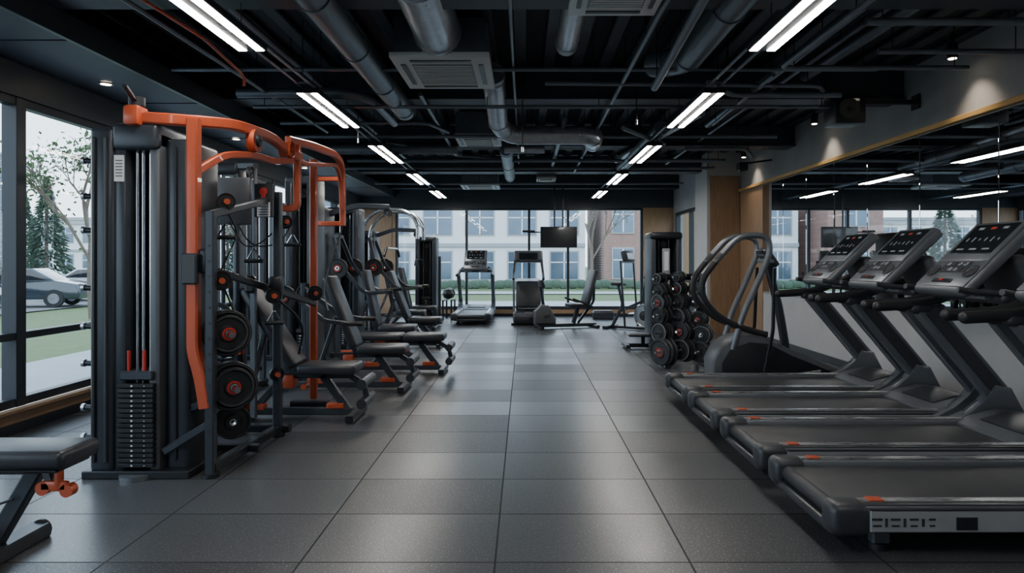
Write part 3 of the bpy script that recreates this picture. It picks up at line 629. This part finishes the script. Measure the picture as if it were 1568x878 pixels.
for s in (-1,1): b.tube([(0,-.35,1.05),(s*.2,-.38,1.08),(s*.22,-.55,1.12),(s*.18,-.6,1.2)],.016,RUB); b.bar([(s*.26,-.0,.05),(s*.26,.1,1.4)],.035,.035,BLK,up=(0,1,0))
b.bar([(-.26,.1,1.38),(.26,.1,1.38)],.04,.04,BLK); b.box((0,.08,1.5),(.4,.1,.22),DK,rot=(-.3,0,0),bev=.03,seg=2); b.box((0,.02,1.5),(.28,.01,.13),SCR,rot=(-.3,0,0))
b.cyl((-.12,.0,.33),(.12,0,.33),.02,CHR); b.box((.16,-.1,.24),(.09,.1,.03),BLK); b.box((-.16,.1,.42),(.09,.1,.03),BLK)
b.finish('spin_bike',(2.18,13.9,0),(0,0,.9))
b=B()
b.box((0,.5,.16),(.68,1.5,.24),GR2,bev=.05,seg=3); b.box((0,-.15,.10),(.62,.3,.16),BLK,bev=.03,seg=2)
b.prism([(.15,.25),(.15,.55),(.3,.95),(.55,1.0),(.7,.8),(.75,.25)],-.28,.28,SHR,'yz',bev=.05,seg=3)
b.box((0,.125,.62),(.5,.05,.5),DK,rot=(-.25,0,0),bev=.03,seg=2); b.box((0,.09,.35),(.46,.1,.03),SILV)
for s in (-1,1):
    b.bar([(s*.32,.1,.1),(s*.33,.2,1.05),(s*.3,.5,1.5)],.055,.05,GREY,up=(1,0,0)); b.tube([(s*.33,-.15,1.0),(s*.33,.2,1.12),(s*.3,.5,1.35)],.028,RUB)
    b.box((s*.18,-.05,.28),(.2,.32,.04),RUB,bev=.01); b.cyl((s*.34,-.25,0),(s*.34,-.25,.05),.04,RUB)
    b.cyl((s*.25,1.1,0),(s*.25,1.1,.06),.05,RUB); b.cyl((s*.25,-.1,0),(s*.25,-.1,.06),.05,RUB)
b.box((0,.5,1.5),(.66,.14,.28),GR2,rot=(-.5,0,0),bev=.05,seg=3); b.box((0,.42,1.51),(.42,.02,.17),SCR,rot=(-.5,0,0)); 
b.finish('stair_climber',(.09,15.1,0))
b=B()
b.bar([(-.65,0,.06),(.6,0,.06)],.08,.07,SHR)
for xx in (-.65,.55): b.bar([(xx,-.28,.035),(xx,.28,.035)],.07,.06,BLK)
b.prism([(-.75,.1),(-.75,.36),(-.6,.5),(-.45,.48),(-.3,.2),(-.3,.1)],-.09,.09,GR2,bev=.03,seg=3)
b.bar([(-.55,0,.45),(-.62,0,.88)],.06,.06,SHR,up=(0,1,0)); b.box((-.6,0,.92),(.08,.28,.18),DK,rot=(0,-.3,0),bev=.03,seg=2)
pad(b,(.2,0,.47),(.45,.42,.09)); pad(b,(.46,0,.86),(.72,.42,.09),rot=(0,-1.3,0)); b.bar([(.1,0,.1),(.2,0,.44)],.08,.08,SHR,up=(0,1,0))
b.bar([(.2,0,.1),(.55,0,.55),(.56,0,.9)],.05,.05,BLK,up=(0,1,0))
for s in (-1,1): b.tube([(.45,s*.2,.45),(.2,s*.27,.55),(.0,s*.27,.62)],.02,RUB)
b.cyl((-.5,-.2,.3),(-.5,.2,.3),.02,CHR); b.box((-.55,-.24,.26),(.1,.1,.03),BLK); b.box((-.45,.24,.36),(.1,.1,.03),BLK)
b.finish('recumbent_exercise_bike',(.93,14.3,0),(0,0,.25))
b=B(); b.box((0,0,0),(.88,.05,.50),BLK,bev=.01); b.box((0,-.026,0),(.85,.004,.47),SCR,bev=0); b.cyl((-.1,.04,0),(-.1,.04,1.2),.02,BLK); b.cyl((.1,.04,0),(.1,.04,1.2),.02,BLK)
b.bar([(-.75,.04,.12),(-.4,.04,.12)],.03,.03,BLK); b.box((-.72,.04,.14),(.3,.05,.05),BLK); b.finish('hanging_television',(.82,16.3,1.97))
b=B(); b.box((0,0,.09),(.5,.35,.18),DK,bev=.02); b.box((0,0,.19),(.45,.3,.03),RUB,bev=.01); b.finish('aerobic_step',(1.9,16.5,0))
b=B(); 
for k,yy in enumerate((0,.32)): 
    b.lathe((0,yy,.62),(0,0,1),[(.002,-.14),(.1,-.1),(.14,0),(.1,.1),(.002,.14)],RUB,20)
b.bar([(-.1,-.25,.46),(-.1,.6,.46)],.04,.04,BLK); b.bar([(.1,-.25,.46),(.1,.6,.46)],.04,.04,BLK)
for yy in (-.22,.56): b.bar([(-.1,yy,0),(-.1,yy,.46)],.04,.04,BLK,up=(0,1,0)); b.bar([(.1,yy,0),(.1,yy,.46)],.04,.04,BLK,up=(0,1,0))
b.finish('medicine_ball_rack',(-1.82,16.3,0))

# ------------------------------------------------------------------ exterior
G=-.3
b=B(); b.add([(-200,-60,G-.03),(120,-60,G-.03),(120,200,G-.03),(-200,200,G-.03)],[[0,1,2,3]],GRASS); b.finish('lawn_ground',smooth=False)
b=B(); b.add([(-8.3,-30,G),(XL-.2,-30,G),(XL-.2,28,G),(-8.3,28,G)],[[0,1,2,3]],PAVE); b.add([(XL-.2,YB+.2,G),(40,YB+.2,G),(40,29,G),(XL-.2,29,G)],[[0,1,2,3]],PAVE); b.finish('pavement',smooth=False)
b=B(); b.add([(-60,-40,G+.01),(-16.5,-40,G+.01),(-16.5,60,G+.01),(-60,60,G+.01)],[[0,1,2,3]],ASPH); b.finish('parking_lot_asphalt',smooth=False)
b=B(); b.add([(-16,35,G+.01),(60,35,G+.01),(60,38,G+.01),(-16,38,G+.01)],[[0,1,2,3]],PAVE); b.finish('street',smooth=False)
def building(w,d,h,wall,cols,rows,ww,wh,z0=1.0,dz=3.0,trim=FACG):
    b=B(); b.bx(-w/2,w/2,0,d,0,h,wall,bev=0); b.bx(-w/2-.2,w/2+.2,-.25,d,h,h+.35,trim,bev=0)
    for i in range(cols):
        xx=-w/2+w*(i+.5)/cols
        for j in range(rows):
            z=z0+j*dz
            b.bx(xx-ww/2-.1,xx+ww/2+.1,-.06,.02,z-.1,z+wh+.1,trim,bev=0); b.bx(xx-ww/2,xx+ww/2,-.09,.02,z,z+wh,GLZ,bev=0)
            b.bx(xx-.04,xx+.04,-.12,.0,z,z+wh,FACW,bev=0); b.bx(xx-ww/2,xx+ww/2,-.12,0,z+wh*.6,z+wh*.6+.07,FACW,bev=0)
    if wall is FACW:
        for j in range(rows): b.bx(-w/2,w/2,-.15,0,z0+wh+.35+j*dz,z0+wh+.6+j*dz,FACG,bev=0)
    return b
building(14.2,12,6.0,FACW,5,2,1.8,1.8,z0=.5).finish('office_building',(-3.0,46,G),smooth=False)
building(7.5,12,7.5,BRK,3,2,1.3,1.9,z0=.6).finish('brick_building',(9.0,45,G),smooth=False)
building(8,12,7,FACW,4,2,1.2,1.8,z0=.6).finish('office_building',(19,47,G),smooth=False)
building(3.6,12,8,BRK,1,2,1.5,1.9).finish('brick_building',(-13.0,44,G),smooth=False)
building(24,12,6.2,FACW,9,2,1.5,1.6,z0=.8).finish('office_building',(-43,76,G),smooth=False)
building(14,4,16,GLZ,9,5,1.0,2.2,z0=1).finish('office_tower',(-77,92,G),smooth=False)
b=B(); 
for i in range(60): b.box((-12+i*.5,0,.25+.05*math.sin(i*2.1)),(.6,.8,.5),CONI,bev=.15,seg=2)
b.finish('hedge',(0,42.5,G))
def car(paint):
    b=B()
    b.prism([(-2.2,.3),(-2.25,.7),(-2.1,.9),(-1.3,.98),(1.4,.98),(2.15,.85),(2.25,.55),(2.2,.3)],-.88,.88,paint,bev=.08,seg=3)
    b.prism([(-1.45,.95),(-.75,1.38),(.65,1.42),(1.4,.96)],-.72,.72,paint,bev=.05,seg=3)
    b.prism([(-1.25,.99),(-.72,1.32),(-.1,1.35),(-.1,.99)],-.735,.735,SCR,bev=.01); b.prism([(0,.99),(0,1.35),(.6,1.36),(1.15,.99)],-.735,.735,SCR,bev=.01)
    b.prism([(-1.50,.97),(-.86,1.34),(-.83,1.34),(-1.44,.97)],-.62,.62,SCR,bev=0)
    for xx in (-1.4,1.4):
        for s in (-1,1):
            b.lathe((xx,s*.82,.33),(0,1,0),[(.19,-.1),(.32,-.1),(.33,-.05),(.33,.05),(.32,.1),(.19,.1)],RUB,22); b.lathe((xx,s*.84,.33),(0,1,0),[(.01,-.07),(.2,-.07),(.2,.07),(.01,.07)],SILV,18)
    b.box((-2.22,.6,.7),(.06,.3,.12),RED); b.box((-2.22,-.6,.7),(.06,.3,.12),RED); b.box((2.2,.6,.68),(.08,.3,.12),WHT); b.box((2.2,-.6,.68),(.08,.3,.12),WHT)
    return b
c1=car(CARD).finish('parked_car',(-18.6,25.2,G+.01),(0,0,.25)); c2=car(CARW).finish('parked_car',(-18.2,29.5,G+.01),(0,0,.2))
inst(c1,'parked_car',(-18.5,33.8,G+.01),(0,0,.2)); inst(c2,'parked_car',(-24.5,30,G+.01),(0,0,.3)); inst(c1,'parked_car',(-18.6,20.5,G+.01),(0,0,.2)); inst(c2,'parked_car',(-18.6,12,G+.01),(0,0,.1))
def conifer(h,r):
    b=B(); b.tube([(0,0,0),(0,0,h*.95)],.09,BARK,fil=0)
    for i in range(1500):
        z=random.random()**.8; rr=r*(1-z)*(.35+.65*random.random())+.04; a=random.random()*6.283
        p=V((rr*math.cos(a),rr*math.sin(a),.25+z*(h-.25))); d=V((math.cos(a),math.sin(a),-.35)); s=.12+.16*(1-z); w=V((-math.sin(a),math.cos(a),.3*random.uniform(-1,1)))
        b.add([p-w*s*.35,p+w*s*.35,p+d*s*1.5+V((0,0,random.uniform(-.1,.1)))],[[0,1,2]],CONI)
        b.add([p+V((0,0,s*.4)),p-V((0,0,s*.3)),p+d*s*1.4],[[0,1,2]],CONI)
    return b
def tree(h,spread,leaves,seed):
    random.seed(seed); b=B(); tips=[]
    def br(p,d,L,r,dep):
        q=p+d*L; b.tube([p,(p+q)/2+V((random.uniform(-1,1),random.uniform(-1,1),0))*L*.05,q],r,BARK,fil=L*.2,seg=6,n=2)
        if dep==0 or r<.006: tips.append(q); return
        for k in range(3 if dep>1 else 4):
            a=random.random()*6.28; e=(d+V((math.cos(a),math.sin(a),random.uniform(.1,.6)))*spread).normalized(); br(p+d*L*random.uniform(.7,1),e,L*random.uniform(.6,.78),r*.6,dep-1)
        tips.append(q)
    br(V((0,0,0)),V((0,0,1)),h*.36,.07,4)
    for t in tips:
        for k in range(leaves):
            p=t+V([random.gauss(0,.22) for _ in range(3)]); u=V([random.uniform(-1,1) for _ in range(3)]).normalized()*.07; w=V([random.uniform(-1,1) for _ in range(3)]).normalized()*.05
            b.add([p-u,p+w,p+u,p-w],[[0,1,2,3]],LEAF)
    return b
cf=conifer(6.6,1.5).finish('conifer_tree',(-28,40,G),smooth=False); inst(cf,'conifer_tree',(-34.5,47,G)); inst(cf,'conifer_tree',(-22,40,G)); inst(cf,'conifer_tree',(-20,46,G))
tree(6.6,.55,9,3).finish('leafy_tree',(-12.7,20.0,G),smooth=False)
t=tree(6.5,.6,1,5).finish('bare_tree',(2.9,29.5,G),smooth=False); inst(t,'bare_tree',(-14.5,32,G),(0,0,1)); inst(t,'bare_tree',(6.5,31.5,G),(0,0,4))

# ------------------------------------------------------------------ world, camera
w=bpy.data.worlds.new('overcast_sky'); bpy.context.scene.world=w; w.use_nodes=True; n=w.node_tree.nodes; l=w.node_tree.links
bg=n['Background']; tc=n.new('ShaderNodeTexCoord'); sx=n.new('ShaderNodeSeparateXYZ'); l.new(tc.outputs['Generated'],sx.inputs[0])
cr=n.new('ShaderNodeValToRGB'); cr.color_ramp.elements[0].color=(.74,.84,.92,1); cr.color_ramp.elements[1].color=(.52,.66,.82,1); cr.color_ramp.elements[1].position=.8
l.new(sx.outputs[2],cr.inputs[0]); l.new(cr.outputs[0],bg.inputs[0]); bg.inputs[1].default_value=4.4
cd=bpy.data.cameras.new('camera'); cd.lens=24; cd.sensor_width=36; cd.shift_x=-.0121; cd.shift_y=-.0249; cd.clip_end=500
co=bpy.data.objects.new('camera',cd); co.location=(0,0,1.4); co.rotation_euler=(math.pi/2,0,0); bpy.context.scene.collection.objects.link(co); bpy.context.scene.camera=co
